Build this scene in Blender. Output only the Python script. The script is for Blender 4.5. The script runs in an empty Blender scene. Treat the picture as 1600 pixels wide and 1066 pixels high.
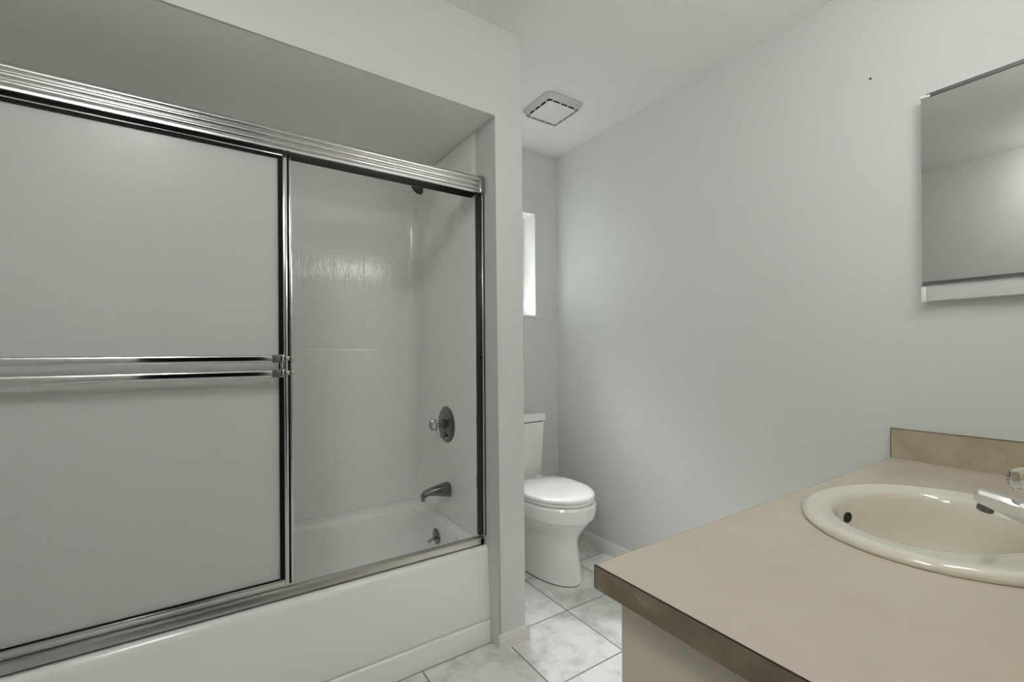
import bpy, bmesh, math, random
from math import sin, cos, pi, radians
from mathutils import Vector, Matrix
random.seed(4)
S = bpy.context.scene
C = S.collection

# ------------------------------------------------------------------ camera
F_PX, CY, YAW, ROLL, EYE = 707.2, 551.4, 33.654, 0.363, 1.1602
cam = bpy.data.cameras.new('camera'); co = bpy.data.objects.new('camera', cam); C.objects.link(co)
cam.sensor_fit = 'HORIZONTAL'; cam.sensor_width = 36.0
cam.lens = F_PX / 1600 * 36.0
cam.shift_y = (CY - 533.0) / 1600
cam.clip_start = 0.01
co.matrix_world = (Matrix.Translation((0, 0, EYE)) @ Matrix.Rotation(radians(-YAW), 4, 'Z')
                   @ Matrix.Rotation(radians(90), 4, 'X') @ Matrix.Rotation(radians(-ROLL), 4, 'Z'))
S.camera = co

# ------------------------------------------------------------------ sky and exposure
W = bpy.data.worlds.new('world'); S.world = W; W.use_nodes = True
bg = W.node_tree.nodes['Background']
bg.inputs['Color'].default_value = (0.93, 0.97, 1.0, 1); bg.inputs['Strength'].default_value = 1.4
S.view_settings.view_transform = 'Standard'
try: S.view_settings.look = 'None'
except Exception: pass
S.view_settings.gamma = 1.0
S.view_settings.use_curve_mapping = False
S.view_settings.exposure = 0.10
S.cycles.max_bounces = 14; S.cycles.diffuse_bounces = 8; S.cycles.glossy_bounces = 6; S.cycles.transmission_bounces = 10
S.cycles.sample_clamp_indirect = 6.0
S.cycles.blur_glossy = 0.6
LAMP = 23.0          # radiance of the vanity globes
FILL = 20.5          # radiance of the added ceiling fill dome by the door

# broad bright sky high over the window side
SKY = 45.0
sl = bpy.data.lights.new('high_sky', 'SUN'); sl.energy = SKY; sl.angle = radians(50); sl.color = (0.96, 0.98, 1.0)
so = bpy.data.objects.new('high_sky', sl); C.objects.link(so)
so.rotation_euler = Vector((-.12, -.55, -.83)).to_track_quat('-Z', 'Y').to_euler()

# window portal: only guides the sampling of the sky through the small window
pl = bpy.data.lights.new('window_portal', 'AREA'); pl.shape = 'RECTANGLE'; pl.size = 0.62; pl.size_y = 0.64
pl.cycles.is_portal = True
po = bpy.data.objects.new('window_portal', pl); C.objects.link(po)
po.location = (1.42, 2.50, 1.715); po.rotation_euler = (radians(-90), 0, 0)

# ------------------------------------------------------------------ materials
def mat(name, col, rough=0.5, metal=0.0, **kw):
    m = bpy.data.materials.new(name); m.use_nodes = True
    b = m.node_tree.nodes['Principled BSDF']
    b.inputs['Base Color'].default_value = (*col, 1)
    b.inputs['Roughness'].default_value = rough
    b.inputs['Metallic'].default_value = metal
    for k, v in kw.items(): b.inputs[k.replace('_', ' ')].default_value = v
    return m
def N(m, t, **kw):
    n = m.node_tree.nodes.new(t)
    for k, v in kw.items(): setattr(n, k, v)
    return n
def L(m, a, b): m.node_tree.links.new(a, b)
def P(m): return m.node_tree.nodes['Principled BSDF']
def noise_bump(m, scale, strength, dist=0.002, vec=None, detail=3):
    g = N(m, 'ShaderNodeNewGeometry'); n = N(m, 'ShaderNodeTexNoise')
    n.inputs['Scale'].default_value = scale; n.inputs['Detail'].default_value = detail
    src = g.outputs['Position']
    if vec:
        mp = N(m, 'ShaderNodeMapping'); mp.inputs['Scale'].default_value = vec; L(m, src, mp.inputs['Vector']); src = mp.outputs[0]
    L(m, src, n.inputs['Vector'])
    b = N(m, 'ShaderNodeBump'); b.inputs['Strength'].default_value = strength; b.inputs['Distance'].default_value = dist
    L(m, n.outputs['Fac'], b.inputs['Height']); L(m, b.outputs[0], P(m).inputs['Normal'])
    return n, b
def noise_color(m, scale, stops, detail=4, vec=None, dist=0.0):
    g = N(m, 'ShaderNodeNewGeometry'); n = N(m, 'ShaderNodeTexNoise')
    n.inputs['Scale'].default_value = scale; n.inputs['Detail'].default_value = detail
    n.inputs['Distortion'].default_value = dist
    L(m, g.outputs['Position'], n.inputs['Vector'])
    r = N(m, 'ShaderNodeValToRGB'); e = r.color_ramp.elements
    while len(e) < len(stops): e.new(0.5)
    for el, (p, c) in zip(e, stops): el.position = p; el.color = (*c, 1)
    L(m, n.outputs['Fac'], r.inputs['Fac']); L(m, r.outputs['Color'], P(m).inputs['Base Color'])
    return r

M = {}
M['wall'] = mat('wall_paint', (0.690, 0.702, 0.684), 0.45); noise_bump(M['wall'], 160, 0.06)
M['ceiling'] = mat('ceiling_paint', (0.83, 0.822, 0.805), 0.85); noise_bump(M['ceiling'], 110, 0.10)
M['soffit'] = mat('wall_paint_lightened', (0.92, 0.925, 0.905), 0.5)  # wall paint lightened to put extra light into the alcove soffit
M['trim'] = mat('trim_paint', (0.80, 0.80, 0.78), 0.35)
M['hall'] = mat('hall_dark', (0.035, 0.032, 0.028), 0.8)  # near-black colour stands in for the lack of light in the hall
M['tub'] = mat('tub_acrylic', (0.93, 0.935, 0.915), 0.16, Coat_Weight=0.3, Coat_Roughness=0.08)
M['china'] = mat('white_china', (0.90, 0.905, 0.885), 0.12)
M['seat'] = mat('seat_plastic', (0.93, 0.93, 0.925), 0.22)
M['bone'] = mat('bone_china', (0.755, 0.72, 0.61), 0.09, 0.0, IOR=1.75, Coat_Weight=0.6, Coat_Roughness=0.05)
M['chrome'] = mat('polished_chrome', (0.74, 0.74, 0.73), 0.09, 1.0)
M['satin'] = mat('satin_aluminium', (0.72, 0.725, 0.71), 0.16, 1.0)
M['brushed'] = mat('brushed_aluminium', (0.62, 0.625, 0.61), 0.30, 1.0)
M['dullchrome'] = mat('worn_chrome', (0.36, 0.36, 0.34), 0.22, 1.0)
M['black'] = mat('rubber_and_edge_dark', (0.004, 0.004, 0.004), 0.5, 0.0, Specular_IOR_Level=0.15)  # rubber bumper; also the dark strips painted in on the door panels
M['dark'] = mat('dark_nail_and_shade', (0.012, 0.012, 0.012), 0.9)  # nail colour, also painted in as the shade of gaps and holes
M['plastic'] = mat('white_plastic', (0.82, 0.82, 0.80), 0.4)
M['clip'] = mat('clip_plastic', (0.88, 0.88, 0.87), 0.3)
M['mirror'] = mat('mirror_silver', (0.62, 0.625, 0.605), 0.0, 1.0)
M['cabinet'] = mat('cabinet_paint', (0.66, 0.60, 0.50), 0.4)
M['seam'] = mat('laminate_seam', (0.02, 0.018, 0.015), 0.6)
M['scuff'] = mat('scuffed_laminate', (0.42, 0.38, 0.31), 0.6)
M['darkhead'] = mat('dark_chrome', (0.045, 0.045, 0.043), 0.25, 0.8)
M['fitting'] = mat('aged_chrome', (0.235, 0.235, 0.225), 0.20, 1.0)
M['channel'] = mat('dark_channel', (0.035, 0.035, 0.032), 0.45, 0.4)
M['fanframe'] = mat('fan_plastic', (0.60, 0.60, 0.575), 0.5)
M['rail'] = mat('grey_rail', (0.16, 0.16, 0.155), 0.35, 0.6)
M['acrylic'] = mat('clear_acrylic', (0.97, 0.98, 0.98), 0.02, 0.0, Transmission_Weight=1.0, IOR=1.49)
m = M['glass'] = bpy.data.materials.new('window_glass'); m.use_nodes = True
m.node_tree.nodes.remove(m.node_tree.nodes['Principled BSDF'])
_t = N(m, 'ShaderNodeBsdfTransparent'); _g = N(m, 'ShaderNodeBsdfGlossy'); _g.inputs['Roughness'].default_value = 0.0
_x = N(m, 'ShaderNodeMixShader'); _x.inputs[0].default_value = 0.06; L(m, _t.outputs[0], _x.inputs[1]); L(m, _g.outputs[0], _x.inputs[2])
L(m, _x.outputs[0], m.node_tree.nodes['Material Output'].inputs['Surface'])

m = M['laminate'] = mat('beige_laminate', (0.6, 0.5, 0.4), 0.38)
noise_color(m, 7.0, [(0.30, (0.525, 0.460, 0.375)), (0.50, (0.560, 0.495, 0.410)), (0.72, (0.595, 0.530, 0.445))], 6)
m = M['band'] = mat('beige_laminate_shaded', (0.6, 0.5, 0.4), 0.38)  # same laminate, darkened as shade painted on the counter's edges
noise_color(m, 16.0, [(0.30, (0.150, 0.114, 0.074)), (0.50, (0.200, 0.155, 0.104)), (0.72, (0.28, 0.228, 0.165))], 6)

m = M['splash'] = mat('beige_laminate_splash', (0.6, 0.5, 0.4), 0.38)
noise_color(m, 16.0, [(0.30, (0.390, 0.330, 0.225)), (0.52, (0.450, 0.385, 0.280)), (0.75, (0.51, 0.445, 0.345))], 6)

# marble look floor tiles with darker grout
m = M['tile'] = mat('marble_tile', (0.8, 0.8, 0.8), 0.22)
g = N(m, 'ShaderNodeNewGeometry'); sx = N(m, 'ShaderNodeSeparateXYZ'); L(m, g.outputs['Position'], sx.inputs[0])
def math_(op, a, b=None):
    n = N(m, 'ShaderNodeMath', operation=op)
    for i, v in enumerate((a, b)):
        if v is None: continue
        if isinstance(v, (int, float)): n.inputs[i].default_value = v
        else: L(m, v, n.inputs[i])
    return n.outputs[0]
def tile_axis(o, off, pitch):
    t = math_('DIVIDE', math_('SUBTRACT', o, off - 10 * pitch), pitch)
    fr = math_('FRACT', t)
    d = math_('MULTIPLY', math_('MINIMUM', fr, math_('SUBTRACT', 1.0, fr)), pitch)
    return t, d
tx, dx = tile_axis(sx.outputs[0], 0.637, 0.345); ty, dy = tile_axis(sx.outputs[1], 1.227, 0.333)
dm = math_('MINIMUM', dx, dy)
mr = N(m, 'ShaderNodeMapRange'); mr.inputs[1].default_value = 0.0022; mr.inputs[2].default_value = 0.0036; L(m, dm, mr.inputs[0])
fl = N(m, 'ShaderNodeCombineXYZ'); L(m, math_('FLOOR', tx), fl.inputs[0]); L(m, math_('FLOOR', ty), fl.inputs[1])
wn = N(m, 'ShaderNodeTexWhiteNoise'); L(m, fl.outputs[0], wn.inputs['Vector'])
va = N(m, 'ShaderNodeVectorMath', operation='SCALE'); va.inputs['Scale'].default_value = 6.0; L(m, wn.outputs['Color'], va.inputs[0])
vs = N(m, 'ShaderNodeVectorMath', operation='ADD'); L(m, g.outputs['Position'], vs.inputs[0]); L(m, va.outputs[0], vs.inputs[1])
n1 = N(m, 'ShaderNodeTexNoise'); n1.inputs['Scale'].default_value = 8.0; n1.inputs['Detail'].default_value = 8; n1.inputs['Roughness'].default_value = 0.66; n1.inputs['Distortion'].default_value = 0.35
L(m, vs.outputs[0], n1.inputs['Vector'])
r1 = N(m, 'ShaderNodeValToRGB'); e = r1.color_ramp.elements; e.new(0.5); e.new(0.6)
for el, (p, c) in zip(e, [(0.32, (0.56, 0.56, 0.55)), (0.43, (0.70, 0.70, 0.685)), (0.54, (0.83, 0.83, 0.815)), (0.70, (0.88, 0.88, 0.87))]): el.position = p; el.color = (*c, 1)
L(m, n1.outputs['Fac'], r1.inputs['Fac'])
mx = N(m, 'ShaderNodeMix', data_type='RGBA'); L(m, mr.outputs[0], mx.inputs['Factor'])
mx.inputs[6].default_value = (0.235, 0.235, 0.225, 1); L(m, r1.outputs['Color'], mx.inputs[7]); L(m, mx.outputs[2], P(m).inputs['Base Color'])
rr = N(m, 'ShaderNodeMapRange'); rr.inputs[3].default_value = 0.8; rr.inputs[4].default_value = 0.24; L(m, mr.outputs[0], rr.inputs[0]); L(m, rr.outputs[0], P(m).inputs['Roughness'])
bp = N(m, 'ShaderNodeBump'); bp.inputs['Strength'].default_value = 0.5; bp.inputs['Distance'].default_value = 0.002
L(m, mr.outputs[0], bp.inputs['Height']); L(m, bp.outputs[0], P(m).inputs['Normal'])

# moulded surround: shallow tile grooves plus a rippled glaze
m = M['surround'] = mat('surround_acrylic', (0.93, 0.935, 0.915), 0.10)
g = N(m, 'ShaderNodeNewGeometry'); sx = N(m, 'ShaderNodeSeparateXYZ'); L(m, g.outputs['Position'], sx.inputs[0])
tx, dx = tile_axis(sx.outputs[0], 0.496, 0.148); tz, dz = tile_axis(sx.outputs[2], 1.66, 0.239)
dm = math_('MINIMUM', dx, dz)
mr = N(m, 'ShaderNodeMapRange'); mr.inputs[1].default_value = 0.0; mr.inputs[2].default_value = 0.003; L(m, dm, mr.inputs[0])
lim = N(m, 'ShaderNodeMapRange'); lim.inputs[1].default_value = 1.661; lim.inputs[2].default_value = 1.666; L(m, sx.outputs[2], lim.inputs[0])
gro = math_('MAXIMUM', mr.outputs[0], lim.outputs[0])
mp = N(m, 'ShaderNodeMapping'); mp.inputs['Scale'].default_value = (80, 80, 18); L(m, g.outputs['Position'], mp.inputs['Vector'])
n2 = N(m, 'ShaderNodeTexNoise'); n2.inputs['Scale'].default_value = 1.0; n2.inputs['Detail'].default_value = 2; n2.inputs['Distortion'].default_value = 1.2; L(m, mp.outputs[0], n2.inputs['Vector'])
one = math_('SUBTRACT', 1.0, lim.outputs[0])
hh = math_('ADD', math_('MULTIPLY', gro, 0.45), math_('MULTIPLY', math_('MULTIPLY', n2.outputs['Fac'], one), 0.95))
bp = N(m, 'ShaderNodeBump'); bp.inputs['Strength'].default_value = 0.55; bp.inputs['Distance'].default_value = 0.0020
L(m, hh, bp.inputs['Height']); L(m, bp.outputs[0], P(m).inputs['Normal'])

# obscure pebbled shower glass
m = M['obscure'] = bpy.data.materials.new('obscure_glass'); m.use_nodes = True
nt = m.node_tree; nt.nodes.remove(nt.nodes['Principled BSDF']); out = nt.nodes['Material Output']
g = N(m, 'ShaderNodeNewGeometry'); n3 = N(m, 'ShaderNodeTexNoise'); n3.inputs['Scale'].default_value = 140; n3.inputs['Detail'].default_value = 1
L(m, g.outputs['Position'], n3.inputs['Vector'])
bp = N(m, 'ShaderNodeBump'); bp.inputs['Strength'].default_value = 0.25; bp.inputs['Distance'].default_value = 0.001; L(m, n3.outputs['Fac'], bp.inputs['Height'])
rf = N(m, 'ShaderNodeBsdfRefraction'); rf.inputs['Roughness'].default_value = 0.28; rf.inputs['IOR'].default_value = 1.25; rf.inputs['Color'].default_value = (0.99, 0.995, 0.98, 1)
tl = N(m, 'ShaderNodeBsdfTranslucent'); tl.inputs['Color'].default_value = (0.98, 0.985, 0.965, 1)
gl = N(m, 'ShaderNodeBsdfGlossy'); gl.inputs['Roughness'].default_value = 0.22
L(m, bp.outputs[0], rf.inputs['Normal']); L(m, bp.outputs[0], gl.inputs['Normal'])
df = N(m, 'ShaderNodeBsdfDiffuse'); df.inputs['Color'].default_value = (0.96, 0.965, 0.945, 1)
m0 = N(m, 'ShaderNodeMixShader'); m0.inputs[0].default_value = 0.64; L(m, tl.outputs[0], m0.inputs[1]); L(m, df.outputs[0], m0.inputs[2])
m1 = N(m, 'ShaderNodeMixShader'); m1.inputs[0].default_value = 0.84; L(m, rf.outputs[0], m1.inputs[1]); L(m, m0.outputs[0], m1.inputs[2])
fr = N(m, 'ShaderNodeFresnel'); fr.inputs['IOR'].default_value = 1.4; L(m, bp.outputs[0], fr.inputs['Normal'])
m2 = N(m, 'ShaderNodeMixShader'); L(m, fr.outputs[0], m2.inputs[0]); L(m, m1.outputs[0], m2.inputs[1]); L(m, gl.outputs[0], m2.inputs[2])
L(m, m2.outputs[0], out.inputs['Surface'])

m = M['globe'] = mat('lamp_globe', (0.9, 0.9, 0.88), 0.4)
P(m).inputs['Emission Color'].default_value = (1.0, 0.985, 0.96, 1); P(m).inputs['Emission Strength'].default_value = LAMP
m = M['dome'] = mat('fill_dome', (0.9, 0.9, 0.88), 0.4)
P(m).inputs['Emission Color'].default_value = (1.0, 0.985, 0.96, 1); P(m).inputs['Emission Strength'].default_value = FILL

# ------------------------------------------------------------------ helpers
def BM(): return bmesh.new()
def box(bm, x0, x1, y0, y1, z0, z1, r=0.0, seg=2):
    v = [bm.verts.new((x, y, z)) for x in (x0, x1) for y in (y0, y1) for z in (z0, z1)]
    fs = [bm.faces.new([v[i] for i in f]) for f in ((0, 1, 3, 2), (4, 6, 7, 5), (0, 4, 5, 1), (2, 3, 7, 6), (0, 2, 6, 4), (1, 5, 7, 3))]
    if r > 0:
        es = list({e for f in fs for e in f.edges})
        bmesh.ops.bevel(bm, geom=es, offset=r, segments=seg, profile=0.5, affect='EDGES', clamp_overlap=True)
    return bm
def prism(bm, poly, axis, a0, a1):
    """extrude a 2-D polygon along an axis: axis 0 -> poly is (y,z), 1 -> (x,z), 2 -> (x,y)"""
    def pt(p, a): return {0: (a, p[0], p[1]), 1: (p[0], a, p[1]), 2: (p[0], p[1], a)}[axis]
    A = [bm.verts.new(pt(p, a0)) for p in poly]; B = [bm.verts.new(pt(p, a1)) for p in poly]
    n = len(poly)
    bm.faces.new(A); bm.faces.new(B[::-1])
    for i in range(n): bm.faces.new((A[i], B[i], B[(i + 1) % n], A[(i + 1) % n]))
    return bm
def loft(bm, rings, cap0=True, cap1=True, closed=True):
    R = [[bm.verts.new(p) for p in r] for r in rings]
    n = len(R[0])
    for a, b in zip(R, R[1:]):
        for i in range(n if closed else n - 1):
            bm.faces.new((a[i], a[(i + 1) % n], b[(i + 1) % n], b[i]))
    if cap0: bm.faces.new(R[0][::-1])
    if cap1: bm.faces.new(R[-1])
    return bm
def frame_of(d):
    d = Vector(d).normalized(); u = d.orthogonal().normalized(); return d, u, d.cross(u)
def lathe(bm, prof, org, d, seg=32, cap0=True, cap1=True, squash=(1, 1), u=None):
    d = Vector(d).normalized()
    u = d.orthogonal().normalized() if u is None else Vector(u).normalized()
    w = d.cross(u); o = Vector(org)
    return loft(bm, [[o + d * h + (u * cos(2 * pi * k / seg) * squash[0] + w * sin(2 * pi * k / seg) * squash[1]) * max(r, 1e-4) for k in range(seg)] for r, h in prof], cap0, cap1)
def tube(bm, pts, r, seg=16):
    pts = [Vector(p) for p in pts]; rings = []; u = None
    for i, p in enumerate(pts):
        d = (pts[min(i + 1, len(pts) - 1)] - pts[max(i - 1, 0)]).normalized()
        if u is None: u = d.orthogonal().normalized()
        u = (u - d * u.dot(d)).normalized(); w = d.cross(u)
        rad = r[i] if isinstance(r, (list, tuple)) else r
        rings.append([p + (u * cos(2 * pi * k / seg) + w * sin(2 * pi * k / seg)) * rad for k in range(seg)])
    return loft(bm, rings)
def rrect(x0, x1, y0, y1, z, r, n=8):
    pts = []
    for cx, cy, a0 in ((x1 - r, y1 - r, 0), (x0 + r, y1 - r, 90), (x0 + r, y0 + r, 180), (x1 - r, y0 + r, 270)):
        for k in range(n):
            a = radians(a0 + 90 * k / (n - 1)); pts.append((cx + r * cos(a), cy + r * sin(a), z))
    return pts
def ell(cx, cy, a, b, z, n=64):
    return [(cx + a * cos(2 * pi * k / n), cy + b * sin(2 * pi * k / n), z) for k in range(n)]

def obj(name, bm, material, parent=None, smooth=35):
    bmesh.ops.recalc_face_normals(bm, faces=bm.faces)
    if parent is None:
        xs = [v.co for v in bm.verts]
        org = Vector(((min(p.x for p in xs) + max(p.x for p in xs)) / 2, (min(p.y for p in xs) + max(p.y for p in xs)) / 2, min(p.z for p in xs)))
    else:
        org = Vector(parent['_w'])
    bmesh.ops.translate(bm, verts=bm.verts, vec=-org)
    me = bpy.data.meshes.new(name); bm.to_mesh(me); bm.free()
    me.materials.append(M[material] if isinstance(material, str) else material)
    if smooth:
        me.shade_smooth(); me.set_sharp_from_angle(angle=radians(smooth))
    o = bpy.data.objects.new(name, me); C.objects.link(o)
    if parent is None: o.location = org
    else: o.parent = parent
    o['_w'] = tuple(org)
    return o
def thing(name, label, cat, loc, group=None):
    o = bpy.data.objects.new(name, None); C.objects.link(o); o.location = loc; o.empty_display_size = 0.05
    o['_w'] = tuple(loc); o['label'] = label; o['category'] = cat
    if group: o['group'] = group
    return o
def tag(o, label, cat, group=None):
    o['label'] = label; o['category'] = cat
    if group: o['group'] = group
    return o
def struct(name, bm, material, smooth=35):
    o = obj(name, bm, material, None, smooth); o['kind'] = 'structure'; return o

# ------------------------------------------------------------------ the room
XL, XR, YF, YB, H = -0.58, 1.8985, -0.02, 2.314, 2.44
XJ, XP, YP, ZS = 0.9333, 1.0591, 1.5018, 2.0928          # tub alcove: jamb, partition end, wall face, soffit
DX0, DX1, DZ = -0.34, 0.30, 2.03                          # doorway the view is taken from
WX0, WX1, WZ0, WZ1 = 1.12, 1.722, 1.395, 2.041            # window opening

struct('floor', box(BM(), XL - .12, XR + .12, -1.70, YB + .16, -0.08, 0), 'tile', 0)
struct('ceiling', box(BM(), XL - .12, XR + .12, YF - .12, YB + .16, H, H + .08), 'ceiling', 0)
struct('wall_right', box(BM(), XR, XR + .12, YF - .12, YB + .16, 0, H), 'wall', 0)
struct('wall_left', box(BM(), XL - .12, XL, YF - .12, YB + .16, 0, H), 'wall', 0)
b = BM()
for a in ((XL, WX0, 0, H), (WX1, XR, 0, H), (WX0, WX1, 0, WZ0), (WX0, WX1, WZ1, H)): box(b, a[0], a[1], YB, YB + .16, a[2], a[3])
struct('wall_back', b, 'wall', 0)
b = BM()
for a in ((XL, DX0, 0, H), (DX1, XR, 0, H), (DX0, DX1, DZ, H)): box(b, a[0], a[1], YF - .11, YF, a[2], a[3])
struct('wall_front', b, 'wall', 0)
b = prism(BM(), [(XL, H), (XP, H), (XP, 0), (XJ, 0), (XJ, ZS), (XL, ZS)], 1, YP, YB)
def is_edge(e):
    p, q = e.verts[0].co, e.verts[1].co
    if abs(p.y - YP) > 1e-4 or abs(q.y - YP) > 1e-4: return False
    return (abs(p.z - ZS) < 1e-4 and abs(q.z - ZS) < 1e-4) or (abs(p.x - XJ) < 1e-4 and abs(q.x - XJ) < 1e-4) or (abs(p.x - XP) < 1e-4 and abs(q.x - XP) < 1e-4)
bmesh.ops.bevel(b, geom=[e for e in b.edges if is_edge(e)], offset=0.007, segments=4, profile=0.5, affect='EDGES')
wp = struct('wall_partition', b, 'wall', 40)
wp.data.materials.append(M['soffit'])
for f in wp.data.polygons:
    if f.normal.z < -.9 and f.area > .5: f.material_index = 1
# hall seen only in the chrome
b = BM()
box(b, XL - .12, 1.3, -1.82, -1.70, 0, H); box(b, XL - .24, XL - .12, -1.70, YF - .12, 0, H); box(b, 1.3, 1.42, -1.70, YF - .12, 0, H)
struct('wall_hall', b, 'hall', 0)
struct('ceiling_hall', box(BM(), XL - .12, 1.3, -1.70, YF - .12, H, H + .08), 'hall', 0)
# door casing
b = BM()
box(b, DX0 - .055, DX0, YF, YF + .012, 0, DZ + .055, .003); box(b, DX1, DX1 + .055, YF, YF + .012, 0, DZ + .055, .003); box(b, DX0, DX1, YF, YF + .012, DZ, DZ + .055, .003)
struct('trim_1', b, 'trim', 30)
# baseboards: an ogee-like stepped profile
BH = 0.074
prof = [(0, 0), (0.012, 0), (0.012, BH - .026), (0.0095, BH - .022), (0.0095, BH - .014), (0.006, BH - .004), (0.003, BH), (0, BH)]
struct('baseboard_right', prism(BM(), [(XR - d, z) for d, z in prof], 1, 0.58, YB), 'trim', 30)
b = prism(BM(), [(YB - d, z) for d, z in prof], 0, XP + .012, XR - .012)
struct('baseboard_back', b, 'trim', 30)
BH2 = 0.058; k = BH2 / BH
b = prism(BM(), [(YP - d, z * k) for d, z in prof], 0, XJ - .004, XP)
prism(b, [(XP + d, z * k) for d, z in prof], 1, YP - .012, YB - .012)
struct('baseboard_partition', b, 'trim', 30)

# window: vinyl frame, glass, marble-look sill
w = struct('window_1', (lambda b: (box(b, WX0, WX0 + .035, 2.435, 2.47, WZ0, WZ1), box(b, WX1 - .035, WX1, 2.435, 2.47, WZ0, WZ1),
        box(b, WX0 + .035, WX1 - .035, 2.435, 2.47, WZ0, WZ0 + .035), box(b, WX0 + .035, WX1 - .035, 2.435, 2.47, WZ1 - .035, WZ1),
        box(b, WX0 + .035, WX1 - .035, 2.44, 2.465, 1.70, 1.735), b)[-1])(BM()), 'plastic', 30)
obj('window_pane', box(BM(), WX0 + .035, WX1 - .035, 2.452, 2.456, WZ0 + .035, WZ1 - .035), 'glass', w, 0)
obj('window_sill', box(BM(), WX0 - .02, WX1 + .012, YB - .014, 2.435, WZ0 - .012, WZ0 + .001, .003), 'trim', w, 30)

# ------------------------------------------------------------------ bathtub
t = thing('bathtub', 'white bathtub with plain apron set in the wall alcove', 'bathtub', (0.18, 1.95, 0))
TX0, TX1, TY1, TZ = XL + .001, XJ - .001, YB - .001, 0.384
b = BM()
ap = [(1.600, 0.0), (1.5665, 0.0), (1.5665, 0.076), (1.569, 0.082), (1.576, 0.086), (1.576, 0.089), (1.5695, 0.093), (1.568, 0.099), (1.572, 0.20), (1.583, 0.345)]
for k in range(1, 7):
    a = radians(90 * k / 6); ap.append((1.583 + .028 * (1 - cos(a)), 0.345 + .035 * sin(a)))
ap += [(1.640, TZ), (1.640, 0.0)]
prism(b, ap, 0, TX0, TX1)
obj('apron', b, 'tub', t, 50)
rings = [rrect(TX0, TX1, 1.6401, TY1, TZ, .004), rrect(TX0 + .05, .893, 1.672, 2.225, TZ + .001, .10), rrect(TX0 + .056, .887, 1.680, 2.217, TZ - .004, .10),
         rrect(TX0 + .062, .880, 1.688, 2.208, TZ - .018, .10), rrect(TX0 + .075, .868, 1.70, 2.195, .28, .11), rrect(TX0 + .11, .84, 1.72, 2.17, .14, .12),
         rrect(TX0 + .15, .80, 1.75, 2.14, .085, .12), rrect(TX0 + .22, .72, 1.81, 2.08, .070, .10)]
obj('basin', loft(BM(), rings, False, True), 'tub', t, 60)
obj('drain', lathe(BM(), [(.030, .0), (.030, .004), (.022, .006), (.001, .006)], (.66, 1.945, .0705), (0, 0, 1)), 'dullchrome', t)

# shower surround: three walls with rounded corners
b = BM()
def plan(off):
    x0, x1, y1 = XL + off, XJ - off, YB - off; r = .055; pts = [(XJ - .0014, 1.664), (x1 + (XJ - .0014 - x1) * .4, 1.685), (x1, 1.71)]
    for k in range(9):
        a = radians(90 * k / 8); pts.append((x1 - r + r * cos(a), y1 - r + r * sin(a)))
    for k in range(9):
        a = radians(90 + 90 * k / 8); pts.append((x0 + r + r * cos(a), y1 - r + r * sin(a)))
    return pts + [(x0, 1.71), (XL + .0014, 1.664)]
inn, outr = plan(.009), plan(.0008)
SZ = ZS - .003
levels = [(inn, TZ + .001), (inn, 1.0), (inn, SZ - .006), (plan(.006), SZ), (outr, SZ), (outr, TZ + .001)]
rows = [[b.verts.new((p[0], p[1], z)) for p in pl_] for pl_, z in levels]
for a, c in zip(rows, rows[1:]):
    for i in range(len(a) - 1): b.faces.new((a[i], a[i + 1], c[i + 1], c[i]))
for i in (0, -1): b.faces.new([r[i] for r in rows])
tag(obj('shower_surround', b, 'surround', None, 20), 'white moulded shower surround with tile grooves above the bathtub', 'shower wall')

# ------------------------------------------------------------------ shower enclosure
e_ = thing('shower_enclosure', 'chrome framed sliding shower door set standing on the bathtub rim', 'shower door', (0.18, 1.62, TZ))
HX0, HX1 = XL + .010, XJ - .010
hp = [(1.592, 1.806), (1.589, 1.8065), (1.589, 1.813)]
zc = [1.8225, 1.8415, 1.8605]
for z in zc:
    for k in range(9):
        a = radians(-90 + 180 * k / 8); hp.append((1.590 - .0075 * cos(a), z + .0085 * sin(a)))
hp += [(1.592, 1.8735), (1.596, 1.875), (1.664, 1.875), (1.664, 1.806), (1.661, 1.806), (1.661, 1.870), (1.597, 1.870), (1.595, 1.806)]
obj('header_rail', prism(BM(), hp, 0, HX0 + .001, .9055), 'satin', e_, 40)
obj('rail_end_cap', box(BM(), .9057, HX1, 1.586, 1.664, 1.806, 1.876, .002), 'dullchrome', e_)
tp = [(1.598, TZ + .001), (1.598, TZ + .022), (1.600, TZ + .026), (1.6125, TZ + .029), (1.6135, TZ + .028), (1.6135, TZ + .005), (1.634, TZ + .005), (1.634, TZ + .010), (1.638, TZ + .010), (1.638, TZ + .005), (1.656, TZ + .005), (1.656, TZ + .012), (1.660, TZ + .012), (1.660, TZ + .001)]
obj('bottom_track', prism(BM(), tp, 0, HX0, HX1), 'brushed', e_, 40)
obj('track_seal', box(BM(), HX0, HX1, 1.5972, 1.5979, TZ + .0005, TZ + .0024), 'channel', e_, 0)
obj('track_end', box(BM(), .906, .922, 1.598, 1.6125, TZ + .001, TZ + .026, .001), 'dullchrome', e_)
def jamb(x0, x1, s):
    o = obj('side_jamb', box(BM(), x0, x1, 1.601, 1.660, TZ + .031, 1.805, .0015), 'satin', e_)
    return o
j = jamb(.9220, .9303, 1)
obj('wall_seal', box(BM(), .9304, .9328, 1.599, 1.640, TZ + .031, 1.805), 'channel', j, 0)
obj('jamb_channel', box(BM(), .908, .9216, 1.612, 1.630, TZ + .031, 1.805, .001), 'channel', j)  # dark colour stands in for the channel's dark reflection
obj('jamb_bumper', lathe(BM(), [(.006, 0), (.006, .005), (.003, .008), (.001, .008)], (.915, 1.6118, 1.142), (0, -1, 0), 12), 'black', j)
jamb(HX0, HX0 + .024, -1)
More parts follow.
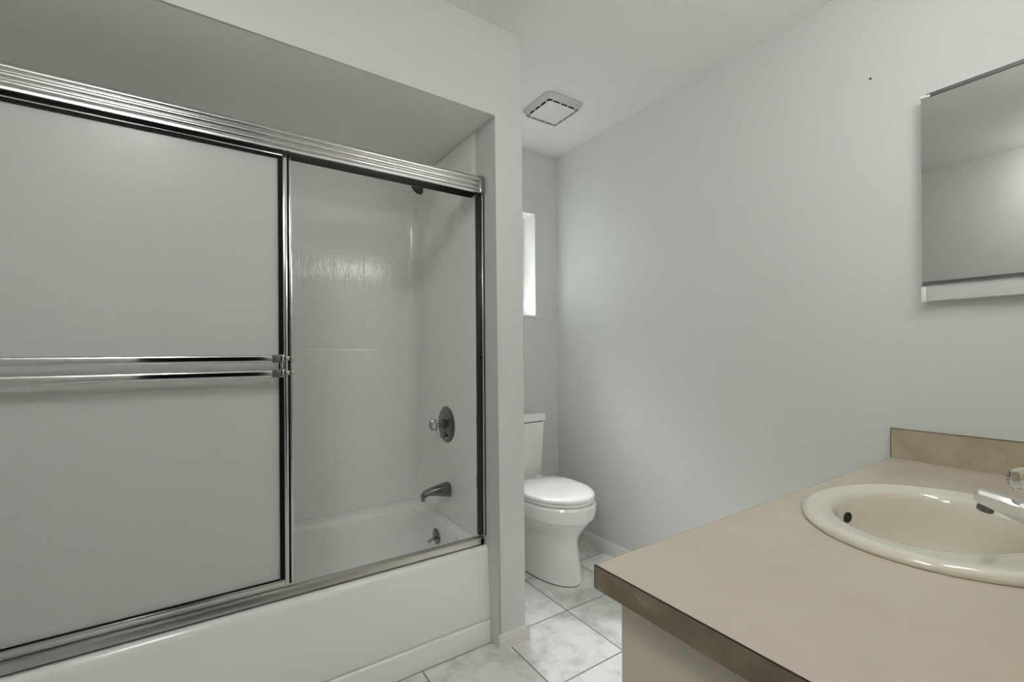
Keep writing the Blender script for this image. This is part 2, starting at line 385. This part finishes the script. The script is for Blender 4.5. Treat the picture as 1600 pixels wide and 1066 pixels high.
def panel(x0, x1, y, label=None):
    z0, z1 = TZ + .034, 1.8045
    b = BM()
    # moulded frame profile: face lip, step, inner lip
    for (xa, xb, za, zb) in ((x1 - .0265, x1, z0, z1), (x0, x0 + .0265, z0, z1)):
        box(b, xa, xb, y - .009, y + .009, za, zb, .0015)
    for (za, zb) in ((z0, z0 + .020), (z1 - .008, z1)):
        box(b, x0 + .0265, x1 - .0265, y - .009, y + .009, za, zb, .0015)
    # raised beads along the stiles and the bottom rail
    box(b, x1 - .0255, x1 - .0145, y - .014, y - .0085, z0, z1, .002); box(b, x1 - .008, x1 - .001, y - .0115, y - .0085, z0, z1, .001)
    box(b, x0 + .0265, x1 - .0265, y - .0135, y - .0085, z0 + .008, z0 + .018, .002)
    p = obj('door_panel', b, 'satin', e_)
    if label: p['label'] = label
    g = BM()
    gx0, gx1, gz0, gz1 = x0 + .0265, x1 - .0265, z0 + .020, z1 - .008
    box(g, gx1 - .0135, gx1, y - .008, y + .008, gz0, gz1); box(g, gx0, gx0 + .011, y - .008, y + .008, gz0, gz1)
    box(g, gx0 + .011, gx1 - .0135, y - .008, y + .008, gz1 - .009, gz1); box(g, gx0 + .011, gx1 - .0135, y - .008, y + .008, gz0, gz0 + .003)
    obj('pane_edge_dark', g, 'black', p)  # added black strips standing in for dark reflections at the pane edge
    obj('stile_groove_dark', box(BM(), x1 - .0140, x1 - .0085, y - .0096, y - .0091, z0 + .004, z1 - .002), 'black', p, 0)  # black strip laid between the beads as painted groove shade
    obj('glass_pane', box(BM(), gx0 + .009, gx1 - .009, y - .0025, y + .0025, gz0 + .002, gz1 - .007), 'obscure', p, 0)
    return p
pA = panel(-.545, .2215, 1.623)
for zc_ in (1.1465, 1.1005):
    b = BM()                                           # flattened tube, nearly square with round shoulders
    rr_ = [(1.572 - .008 * (abs(cos(a)) ** .7) * (1 if cos(a) > 0 else -1), zc_ + .0115 * (abs(sin(a)) ** .7) * (1 if sin(a) > 0 else -1)) for a in [2 * pi * k / 20 for k in range(20)]]
    prism(b, rr_, 0, -.52, .157)
    obj('towel_bar', b, 'chrome', pA, 60)
    b = BM()
    box(b, .157, .179, 1.562, 1.583, zc_ - .0118, zc_ + .0118, .001)
    obj('bar_end', b, 'rail', pA)
    b = BM()
    box(b, .1795, .1905, 1.562, 1.586, zc_ - .0122, zc_ + .0122, .0012); box(b, .1907, .2085, 1.588, 1.6085, zc_ - .0065, zc_ + .0065, .0012)
    box(b, .2087, .2195, 1.589, 1.6085, zc_ - .007, zc_ + .007, .001)
    obj('bar_bracket', b, 'chrome', pA)
obj('bar_bracket', box(BM(), .1815, .188, 1.570, 1.584, 1.1125, 1.1345, .001), 'chrome', pA)
b = BM()
box(b, -.532, -.52, 1.562, 1.6085, 1.088, 1.158, .002); obj('bar_bracket', b, 'chrome', pA)
panel(-.540, .205, 1.647)

# ------------------------------------------------------------------ shower fittings on the end wall
XT = XJ - .0095
t = thing('shower_valve', 'round chrome shower valve plate with clear knob on surround end wall', 'faucet', (XT, 1.945, .745))
obj('escutcheon', lathe(BM(), [(.085, 0), (.085, .003), (.080, .007), (.066, .009), (.062, .013), (.030, .015), (.028, .016)], (XT, 1.945, .825), (-1, 0, 0), 40), 'fitting', t)
obj('stem', lathe(BM(), [(.024, 0), (.024, .012), (.018, .016), (.016, .030), (.011, .034)], (XT - .0155, 1.945, .828), (-1, 0, 0), 24), 'fitting', t)
kb = lathe(BM(), [(.012, 0), (.027, .006), (.030, .016), (.029, .030), (.022, .036), (.010, .037)], (XT - .046, 1.945, .828), (-1, 0, 0), 10)
obj('knob', kb, 'acrylic', t, 0)
obj('diverter', tube(BM(), [(XT - .012, 1.945, .778), (XT - .022, 1.945, .775), (XT - .034, 1.945, .770)], [.011, .009, .006], 12), 'fitting', t)

t = thing('tub_spout', 'chrome bathtub spout on surround end wall below the shower valve', 'faucet', (XT, 1.93, .495))
def sec(x, zt, zb, hw, n=18, p=.6):
    zc_, hz = (zt + zb) / 2, (zt - zb) / 2
    return [(x, 1.93 + hw * abs(cos(2 * pi * k / n)) ** p * (1 if cos(2 * pi * k / n) > 0 else -1), zc_ + hz * abs(sin(2 * pi * k / n)) ** p * (1 if sin(2 * pi * k / n) > 0 else -1)) for k in range(n)]
obj('spout_body', loft(BM(), [sec(XT, .556, .494, .030), sec(XT - .004, .558, .493, .031), sec(XT - .020, .556, .494, .030), sec(XT - .06, .549, .504, .026), sec(XT - .10, .541, .512, .022), sec(XT - .120, .533, .508, .020), sec(XT - .132, .520, .498, .017), sec(XT - .136, .508, .492, .012)]), 'fitting', t, 50)
obj('spout_lip', tube(BM(), [(XT - .124, 1.93, .512), (XT - .125, 1.93, .490)], .014, 16), 'satin', t)

t = thing('overflow_plate', 'round chrome overflow plate with lever inside the bathtub end', 'drain', (.870, 1.95, .265))
obj('plate', lathe(BM(), [(.040, 0), (.040, .004), (.034, .008), (.012, .010)], (.8725, 1.95, .305), (-1, 0, -.08), 32), 'fitting', t)
obj('trip_lever', tube(BM(), [(.863, 1.95, .303), (.846, 1.95, .300), (.828, 1.95, .291)], [.006, .005, .008], 12), 'fitting', t)

t = thing('shower_sprayer', 'small dark chrome shower head hanging high on alcove end wall', 'shower head', (XJ - .002, 1.945, 1.98))
obj('flange', lathe(BM(), [(.028, 0), (.026, .004), (.012, .008)], (XT - .0005, 1.945, 1.985), (-1, 0, 0), 24), 'fitting', t)
obj('shower_arm', tube(BM(), [(XT - .008, 1.945, 1.985), (.88, 1.945, 1.984), (.85, 1.945, 1.975), (.82, 1.945, 1.950), (.807, 1.945, 1.935)], .0085, 14), 'fitting', t)
obj('spray_head', lathe(BM(), [(.010, -.008), (.012, .006), (.024, .022), (.031, .032), (.032, .036), (.028, .038), (.026, .036), (.001, .036)], (.805, 1.945, 1.934), (-.66, -.12, -.74), 28), 'darkhead', t)

# ------------------------------------------------------------------ toilet
TCX = 1.503
t = thing('toilet', 'white two-piece toilet with closed lid in the nook below the window', 'toilet', (TCX, 2.0, 0))
def egg(z, hw, yf, yb, yc=None, n=48, pb=.62, cx=TCX):
    yc = yf + (yb - yf) * .52 if yc is None else yc
    pts = []
    for k in range(n):
        a = 2 * pi * k / n; c, s = cos(a), sin(a)
        if s <= 0: pts.append((cx + hw * c, yc + (yc - yf) * s, z))
        else:
            pts.append((cx + hw * abs(c) ** pb * (1 if c > 0 else -1), yc + (yb - yc) * abs(s) ** pb, z))
    return pts
bowl = [egg(0.004, .121, 1.690, 2.20), egg(.010, .124, 1.686, 2.20), egg(.035, .123, 1.689, 2.20), egg(.11, .114, 1.702, 2.19), egg(.19, .108, 1.712, 2.18), egg(.225, .112, 1.708, 2.17), egg(.255, .130, 1.690, 2.16),
        egg(0.295, .157, 1.660, 2.15), egg(0.315, .172, 1.644, 2.13), egg(0.328, .178, 1.636, 2.12), egg(0.332, .183, 1.628, 2.11), egg(0.37, .189, 1.619, 2.10), egg(0.396, .189, 1.619, 2.10), egg(0.406, .184, 1.625, 2.10), egg(0.408, .170, 1.640, 2.09)]
obj('base_shadow', loft(BM(), [egg(0.0, .1205, 1.6915, 2.198), egg(.0038, .1205, 1.6915, 2.198)]), 'dark', t, 28)  # dark ring painted in as the shadow under the pedestal
obj('bowl', loft(BM(), bowl), 'china', t, 28)
b = BM(); box(b, TCX - .10, TCX + .10, 2.08, 2.30, .26, .4145, .02, 3)
obj('tank_deck', b, 'china', t, 50)
obj('seat_ring', loft(BM(), [egg(0.4105, .176, 1.640, 2.075), egg(0.413, .181, 1.633, 2.078), egg(0.422, .182, 1.632, 2.078), egg(0.426, .178, 1.637, 2.076)]), 'seat', t, 28)
lid = [egg(0.4285, .180, 1.634, 2.085), egg(0.431, .185, 1.628, 2.088), egg(0.44, .185, 1.628, 2.088), egg(0.447, .180, 1.634, 2.085), egg(0.4505, .165, 1.652, 2.075), egg(0.4525, .12, 1.70, 2.04), egg(0.453, .05, 1.80, 1.97)]
obj('seat_lid', loft(BM(), lid), 'seat', t, 40)
for s in (-1, 1):
    h = obj('hinge', box(BM(), TCX + s * .075 - .022, TCX + s * .075 + .022, 2.089, 2.107, .415, .450, .006, 3), 'seat', t)
def tk(z, hw, y0, y1, r=.03): return rrect(TCX - hw, TCX + hw, y0, y1, z, r, 6)
obj('tank', loft(BM(), [tk(.415, .140, 2.165, 2.298), tk(.422, .146, 2.158, 2.302), tk(.45, .150, 2.150, 2.304), tk(.60, .156, 2.142, 2.306), tk(.745, .160, 2.137, 2.307), tk(.750, .158, 2.139, 2.306)]), 'china', t, 40)
obj('lid_shadow', loft(BM(), [tk(.7502, .156, 2.142, 2.304), tk(.7565, .156, 2.142, 2.304)]), 'dark', t, 40)  # dark filler stands in for the shadow under the tank lid
obj('tank_lid', loft(BM(), [tk(.7568, .164, 2.129, 2.309), tk(.760, .167, 2.126, 2.311), tk(.788, .167, 2.126, 2.311), tk(.796, .163, 2.130, 2.308), tk(.799, .146, 2.147, 2.295)]), 'china', t, 40)
b = lathe(BM(), [(.012, 0), (.012, .010), (.006, .012)], (TCX - .11, 2.139, .70), (0, -1, 0), 16)
tube(b, [(TCX - .11, 2.124, .70), (TCX - .08, 2.122, .697), (TCX - .045, 2.124, .692)], [.006, .006, .008], 10)
obj('flush_lever', b, 'chrome', t)

# ------------------------------------------------------------------ exhaust fan on the nook ceiling
FX0, FX1, FY0, FY1 = 1.372, 1.612, 1.728, 1.968
t = thing('exhaust_fan', 'square white exhaust fan grille on the ceiling above the toilet', 'fan', ((FX0 + FX1) / 2, (FY0 + FY1) / 2, H - .03))
def fr_(i, z, r): return rrect(FX0 + i, FX1 - i, FY0 + i, FY1 - i, z, r, 6)
obj('grille_frame', loft(BM(), [fr_(0, H - .001, .03), fr_(.001, H - .006, .03), fr_(.012, H - .022, .022), fr_(.015, H - .0285, .018), fr_(.017, H - .030, .016), fr_(.020, H - .0285, .012), fr_(.0205, H - .012, .012)], False, False), 'fanframe', t, 50)
obj('housing_dark', loft(BM(), [fr_(.0207, H - .0115, .012), fr_(.0206, H - .001, .012)]), 'dark', t, 50)  # dark block stands in for the unlit space above the cover
obj('cover_plate', loft(BM(), [fr_(.0345, H - .0265, .010), fr_(.033, H - .0272, .011), fr_(.033, H - .0285, .011), fr_(.0345, H - .0295, .010)]), 'plastic', t, 50)
for s in (.22, .42, .62, .82):
    x = FX0 + .24 * s; y = FY0 + .24 * s
    for q in ((x - .0022, x + .0022, FY0 + .0207, FY0 + .0328), (x - .0022, x + .0022, FY1 - .0328, FY1 - .0207), (FX0 + .0207, FX0 + .0328, y - .0022, y + .0022), (FX1 - .0328, FX1 - .0207, y - .0022, y + .0022)):
        obj('grille_tab', box(BM(), *q, H - .028, H - .0125), 'plastic', t, 0)

# ------------------------------------------------------------------ vanity
VX0, VY1, VZ, VT = .5352, .5554, .8041, .0395
t = thing('vanity_cabinet', 'cream painted vanity cabinet under the beige countertop', 'cabinet', (1.22, .25, 0))
ZC = VZ - VT - .001
obj('side_panel', box(BM(), .566, .582, YF + .016, .527, 0, ZC, .001), 'cabinet', t)
obj('side_panel', box(BM(), XR - .020, XR - .004, YF + .016, .510, 0, ZC, .001), 'cabinet', t)
obj('bottom_panel', box(BM(), .5825, XR - .0205, YF + .016, .510, .09, .106), 'cabinet', t)
obj('back_panel', box(BM(), .5825, XR - .0205, YF + .016, YF + .022, .1065, ZC), 'cabinet', t)
obj('toe_kick', box(BM(), .5825, XR - .0205, .455, .465, 0, .0895), 'cabinet', t)
b = BM()
for a in ((.5825, .60, .09, ZC), (XR - .038, XR - .004, .09, ZC), (1.0, 1.034, .145, .715), (1.435, 1.469, .145, .715)): box(b, a[0], a[1], .5105, .527, a[2], a[3])
box(b, .60, XR - .038, .5105, .527, .09, .145); box(b, .60, XR - .038, .5105, .527, .715, ZC)
obj('face_frame', b, 'cabinet', t, 0)
for i in range(3):
    x0 = .590 + i * .435
    d = obj('door', box(BM(), x0, x0 + .415, .5275, .545, .14, .72, .004), 'cabinet', t)
    obj('door_knob', lathe(BM(), [(.006, 0), (.005, .012), (.014, .018), (.013, .026), (.004, .029)], (x0 + (.37 if i % 2 == 0 else .045), .5452, .62), (0, 1, 0), 18), 'chrome', d)

SX, SY, SA, SB = 1.232, .277, .277, .237
t = thing('countertop', 'beige laminate countertop with a dark seam along its edge', 'countertop', (1.22, .27, VZ - VT))
n = 64
hole = ell(SX, SY, SA - .018, SB - .018, VZ, n)
x0, x1, y0, y1 = VX0, XR - .001, YF + .013, VY1
def rect_hit(k):
    a = 2 * pi * k / n; c, s = cos(a), sin(a)
    tt = min([((x1 - SX) / c if c > 1e-9 else (x0 - SX) / c if c < -1e-9 else 1e9), ((y1 - SY) / s if s > 1e-9 else (y0 - SY) / s if s < -1e-9 else 1e9)])
    return [SX + c * tt, SY + s * tt]
rect = [rect_hit(k) for k in range(n)]
for cx, cy in ((x0, y0), (x0, y1), (x1, y0), (x1, y1)):
    i = min(range(n), key=lambda i: (rect[i][0] - cx) ** 2 + (rect[i][1] - cy) ** 2); rect[i] = [cx, cy]
zb = VZ - VT
b = loft(BM(), [[(p[0], p[1], VZ) for p in hole], [(p[0], p[1], VZ) for p in rect], [(p[0], p[1], zb) for p in rect], [(p[0], p[1], zb) for p in hole], [(p[0], p[1], VZ) for p in hole]], False, False)
bmesh.ops.remove_doubles(b, verts=b.verts, dist=1e-6)
obj('top_slab', b, 'laminate', t, 20)
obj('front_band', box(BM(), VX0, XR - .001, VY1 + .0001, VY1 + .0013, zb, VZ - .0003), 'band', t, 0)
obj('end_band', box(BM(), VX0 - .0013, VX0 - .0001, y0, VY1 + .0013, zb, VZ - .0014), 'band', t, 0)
b = BM(); box(b, VX0 - .0014, VX0 + .0006, y0, VY1 + .0013, VZ - .0013, VZ + .0002); box(b, VX0 - .0016, VX0 - .0001, VY1 + .0001, VY1 + .0016, zb, VZ - .0014)
obj('edge_seam', b, 'seam', t, 0)
for (ya, za, yb, zb2, wd) in ((.478, .797, .440, .777, .0005), (.470, .795, .430, .781, .0004), (.455, .790, .425, .783, .0003), (.462, .788, .447, .779, .0003), (.548, .772, .540, .766, .0008)):
    d = Vector((0, yb - ya, zb2 - za)); nrm = Vector((0, -d.z, d.y)).normalized() * wd
    A, B = Vector((VX0 - .00132, ya, za)), Vector((VX0 - .00132, yb, zb2)); th = Vector((-.0002, 0, 0))
    loft(b := BM(), [[A + nrm * .3, A - nrm * .3, A - nrm * .3 + th, A + nrm * .3 + th], [(A + B) / 2 + nrm, (A + B) / 2 - nrm, (A + B) / 2 - nrm + th, (A + B) / 2 + nrm + th], [B + nrm * .2, B - nrm * .2, B - nrm * .2 + th, B + nrm * .2 + th]])
    obj('scratch', b, 'scuff', t, 0)['label'] = 'pale scratch on the end band'
bs = obj('side_splash', box(BM(), XR - .0195, XR - .001, YF + .035, VY1 - .001, VZ + .0005, .9015), 'splash', t, 0)
b = BM(); box(b, XR - .0203, XR - .001, VY1 - .0010, VY1 + .0008, VZ + .0005, .9020); box(b, XR - .0203, XR - .0175, YF + .035, VY1 - .001, .9008, .9022)
obj('splash_seam', b, 'seam', bs, 0)
obj('back_splash', box(BM(), VX0, XR - .001, YF + .0145, YF + .034, VZ + .0005, .9015), 'splash', t, 0)

# oval drop-in basin
t = thing('sink', 'oval bone coloured drop-in sink set in the countertop', 'sink', (SX, SY, VZ))
IX, IY = 1.243, .305
rings = [ell(SX, SY, SA - .002, SB - .002, VZ + .0006), ell(SX, SY, SA, SB, VZ + .004), ell(SX, SY, SA - .001, SB - .001, VZ + .009), ell(SX, SY, SA - .006, SB - .006, VZ + .0145), ell(SX, SY, SA - .014, SB - .014, VZ + .0175),
         ell(SX + .001, SY + .002, SA - .024, SB - .026, VZ + .0170), ell(IX, IY - .002, .224, .176, VZ + .0125), ell(IX, IY, .212, .164, VZ + .011), ell(IX, IY, .203, .155, VZ + .006), ell(IX, IY, .197, .149, VZ - .006),
         ell(IX, IY, .193, .145, VZ - .040), ell(IX, IY, .188, .140, VZ - .085), ell(IX, IY, .176, .128, VZ - .125), ell(IX, IY, .145, .103, VZ - .158), ell(IX, IY, .09, .065, VZ - .172), ell(IX, IY, .022, .022, VZ - .175)]
obj('basin', loft(BM(), rings, False, True), 'bone', t, 60)
obj('drain_ring', lathe(BM(), [(.024, 0), (.023, .002), (.017, .003), (.016, .001)], (IX, IY, VZ - .1748), (0, 0, 1), 24), 'dullchrome', t)
o = obj('overflow_hole', lathe(BM(), [(.016, -.004), (.016, .0008), (.001, .0008)], (1.243, .4492, VZ - .036), (0, -1, .12), 20, squash=(1.35, .72), u=(1, 0, 0)), 'dark', t)

# single-knob faucet
FXc = 1.250
t = thing('faucet', 'chrome faucet with clear knob mounted on the sink rim', 'faucet', (FXc, .10, VZ + .012))
b = BM(); loft(b, [ell(FXc, .110, .078, .026, VZ + .0160, 40), ell(FXc, .110, .078, .026, VZ + .0205, 40), ell(FXc, .110, .070, .021, VZ + .0245, 40)])
obj('deck_plate', b, 'chrome', t, 40)
obj('faucet_body', lathe(BM(), [(.027, 0), (.0265, .02), (.025, .055), (.021, .066), (.012, .070)], (FXc, .118, VZ + .0247), (0, .12, 1), 28), 'chrome', t, 40)
def sp(y, zt, zb, hw, cht):
    return [(FXc - hw, y, zb), (FXc + hw, y, zb), (FXc + hw, y, zt - cht), (FXc + hw * .62, y, zt), (FXc - hw * .62, y, zt), (FXc - hw, y, zt - cht)]
obj('spout', loft(BM(), [sp(.128, .866, .824, .019, .008), sp(.150, .8735, .833, .0185, .008), sp(.20, .8835, .8525, .0170, .007), sp(.230, .8880, .864, .0160, .006), sp(.236, .8870, .867, .0135, .005), sp(.238, .8845, .871, .010, .004)]), 'chrome', t, 20)
obj('aerator', lathe(BM(), [(.0125, 0), (.0125, .012), (.011, .014), (.009, .014)], (FXc, .221, .8605), (0, .28, -1), 24), 'rail', t)
kb = lathe(BM(), [(.012, 0), (.018, .004), (.033, .012), (.038, .022), (.037, .036), (.031, .045), (.020, .048)], (FXc, .150, VZ + .094), (0, .30, 1), 12)
k_ = obj('knob', kb, 'acrylic', t, 0)
obj('knob_core', lathe(BM(), [(.008, -.004), (.008, .018), (.004, .020)], (FXc, .1505, VZ + .0955), (0, .30, 1), 12), 'chrome', k_)

# ------------------------------------------------------------------ medicine cabinet with mirror
MX, MY0, MY1, MZ0, MZ1 = 1.849, .045, .4655, 1.366, 1.953
t = thing('medicine_cabinet', 'shallow mirrored medicine cabinet hung on the wall above the sink', 'mirror', (XR, (MY0 + MY1) / 2, 1.311))
obj('cabinet_body', box(BM(), MX + .006, XR - .001, MY0 + .003, MY1 - .003, 1.313, MZ1 - .002, .001), 'wall', t, 30)
obj('mirror_panel', box(BM(), MX, MX + .0055, MY0, MY1, MZ0 + .006, MZ1 - .012), 'mirror', t, 0)
obj('bottom_rail', (lambda b: (box(b, MX - .003, MX + .0055, MY0, MY1, MZ0 - .004, MZ0 + .0005), box(b, MX - .003, MX + .0055, MY0, MY1, MZ0 + .0022, MZ0 + .0055), b)[-1])(BM()), 'rail', t, 0)
obj('top_rail', (lambda b: (box(b, MX - .003, MX + .0055, MY0, MY1 - .012, MZ1 - .0115, MZ1 - .006), box(b, MX - .001, MX + .0055, MY0, MY1 - .012, MZ1 - .006, MZ1), b)[-1])(BM()), 'rail', t, 0)
b = BM(); box(b, MX - .006, MX + .012, MY1 - .012, MY1 + .003, MZ1 - .011, MZ1 - .003, .0015); box(b, MX - .006, MX - .0005, MY1 - .022, MY1 - .012, MZ1 - .013, MZ1 - .005, .0015)
obj('corner_clip', b, 'clip', t)
obj('corner_clip', box(BM(), MX - .004, MX + .0055, MY1 - .010, MY1 + .002, 1.311, MZ0 - .010, .0015), 'clip', t)

# ------------------------------------------------------------------ vanity light, above the frame's right edge
t = thing('vanity_light', 'chrome bar of globe lamps on the wall above the vanity', 'lamp', (1.11, YF, 1.97))
obj('back_plate', box(BM(), .80, 1.42, YF + .001, YF + .030, 1.915, 2.025, .006), 'chrome', t)
for i in range(4):
    x = .875 + i * .157
    obj('lamp_globe', lathe(BM(), [(.047 * sin(pi * k / 16), .047 - .047 * cos(pi * k / 16)) for k in range(17)], (x, YF + .044, 1.97), (0, 1, 0), 24), 'globe', t)
    obj('lamp_holder', lathe(BM(), [(.024, 0), (.022, .013), (.015, .015)], (x, YF + .0305, 1.97), (0, 1, 0), 20), 'chrome', t)

# fill dome added out of view to brighten the tub side
t = thing('added_fill_light', 'round white dome added out of view as fill light inside the doorway', 'lamp', (-.33, .205, H - .09))
obj('fill_base', lathe(BM(), [(.200, 0), (.200, .012), (.195, .018)], (-.33, .205, H - .0005), (0, 0, -1), 40), 'plastic', t)
obj('fill_cover', lathe(BM(), [(.190 * cos(pi / 2 * k / 10), .019 + .075 * sin(pi / 2 * k / 10)) for k in range(11)], (-.33, .205, H - .0005), (0, 0, -1), 40), 'dome', t)

# nail left in the wall
tag(obj('nail', lathe(BM(), [(.0015, 0), (.0015, .006), (.0032, .006), (.0032, .007), (.001, .0075)], (XR - .0005, .609, 2.095), (-1, 0, 0), 10), 'dark', None), 'tiny dark nail left in the bare right wall', 'nail')

for o in C.objects:
    if '_w' in o: del o['_w']
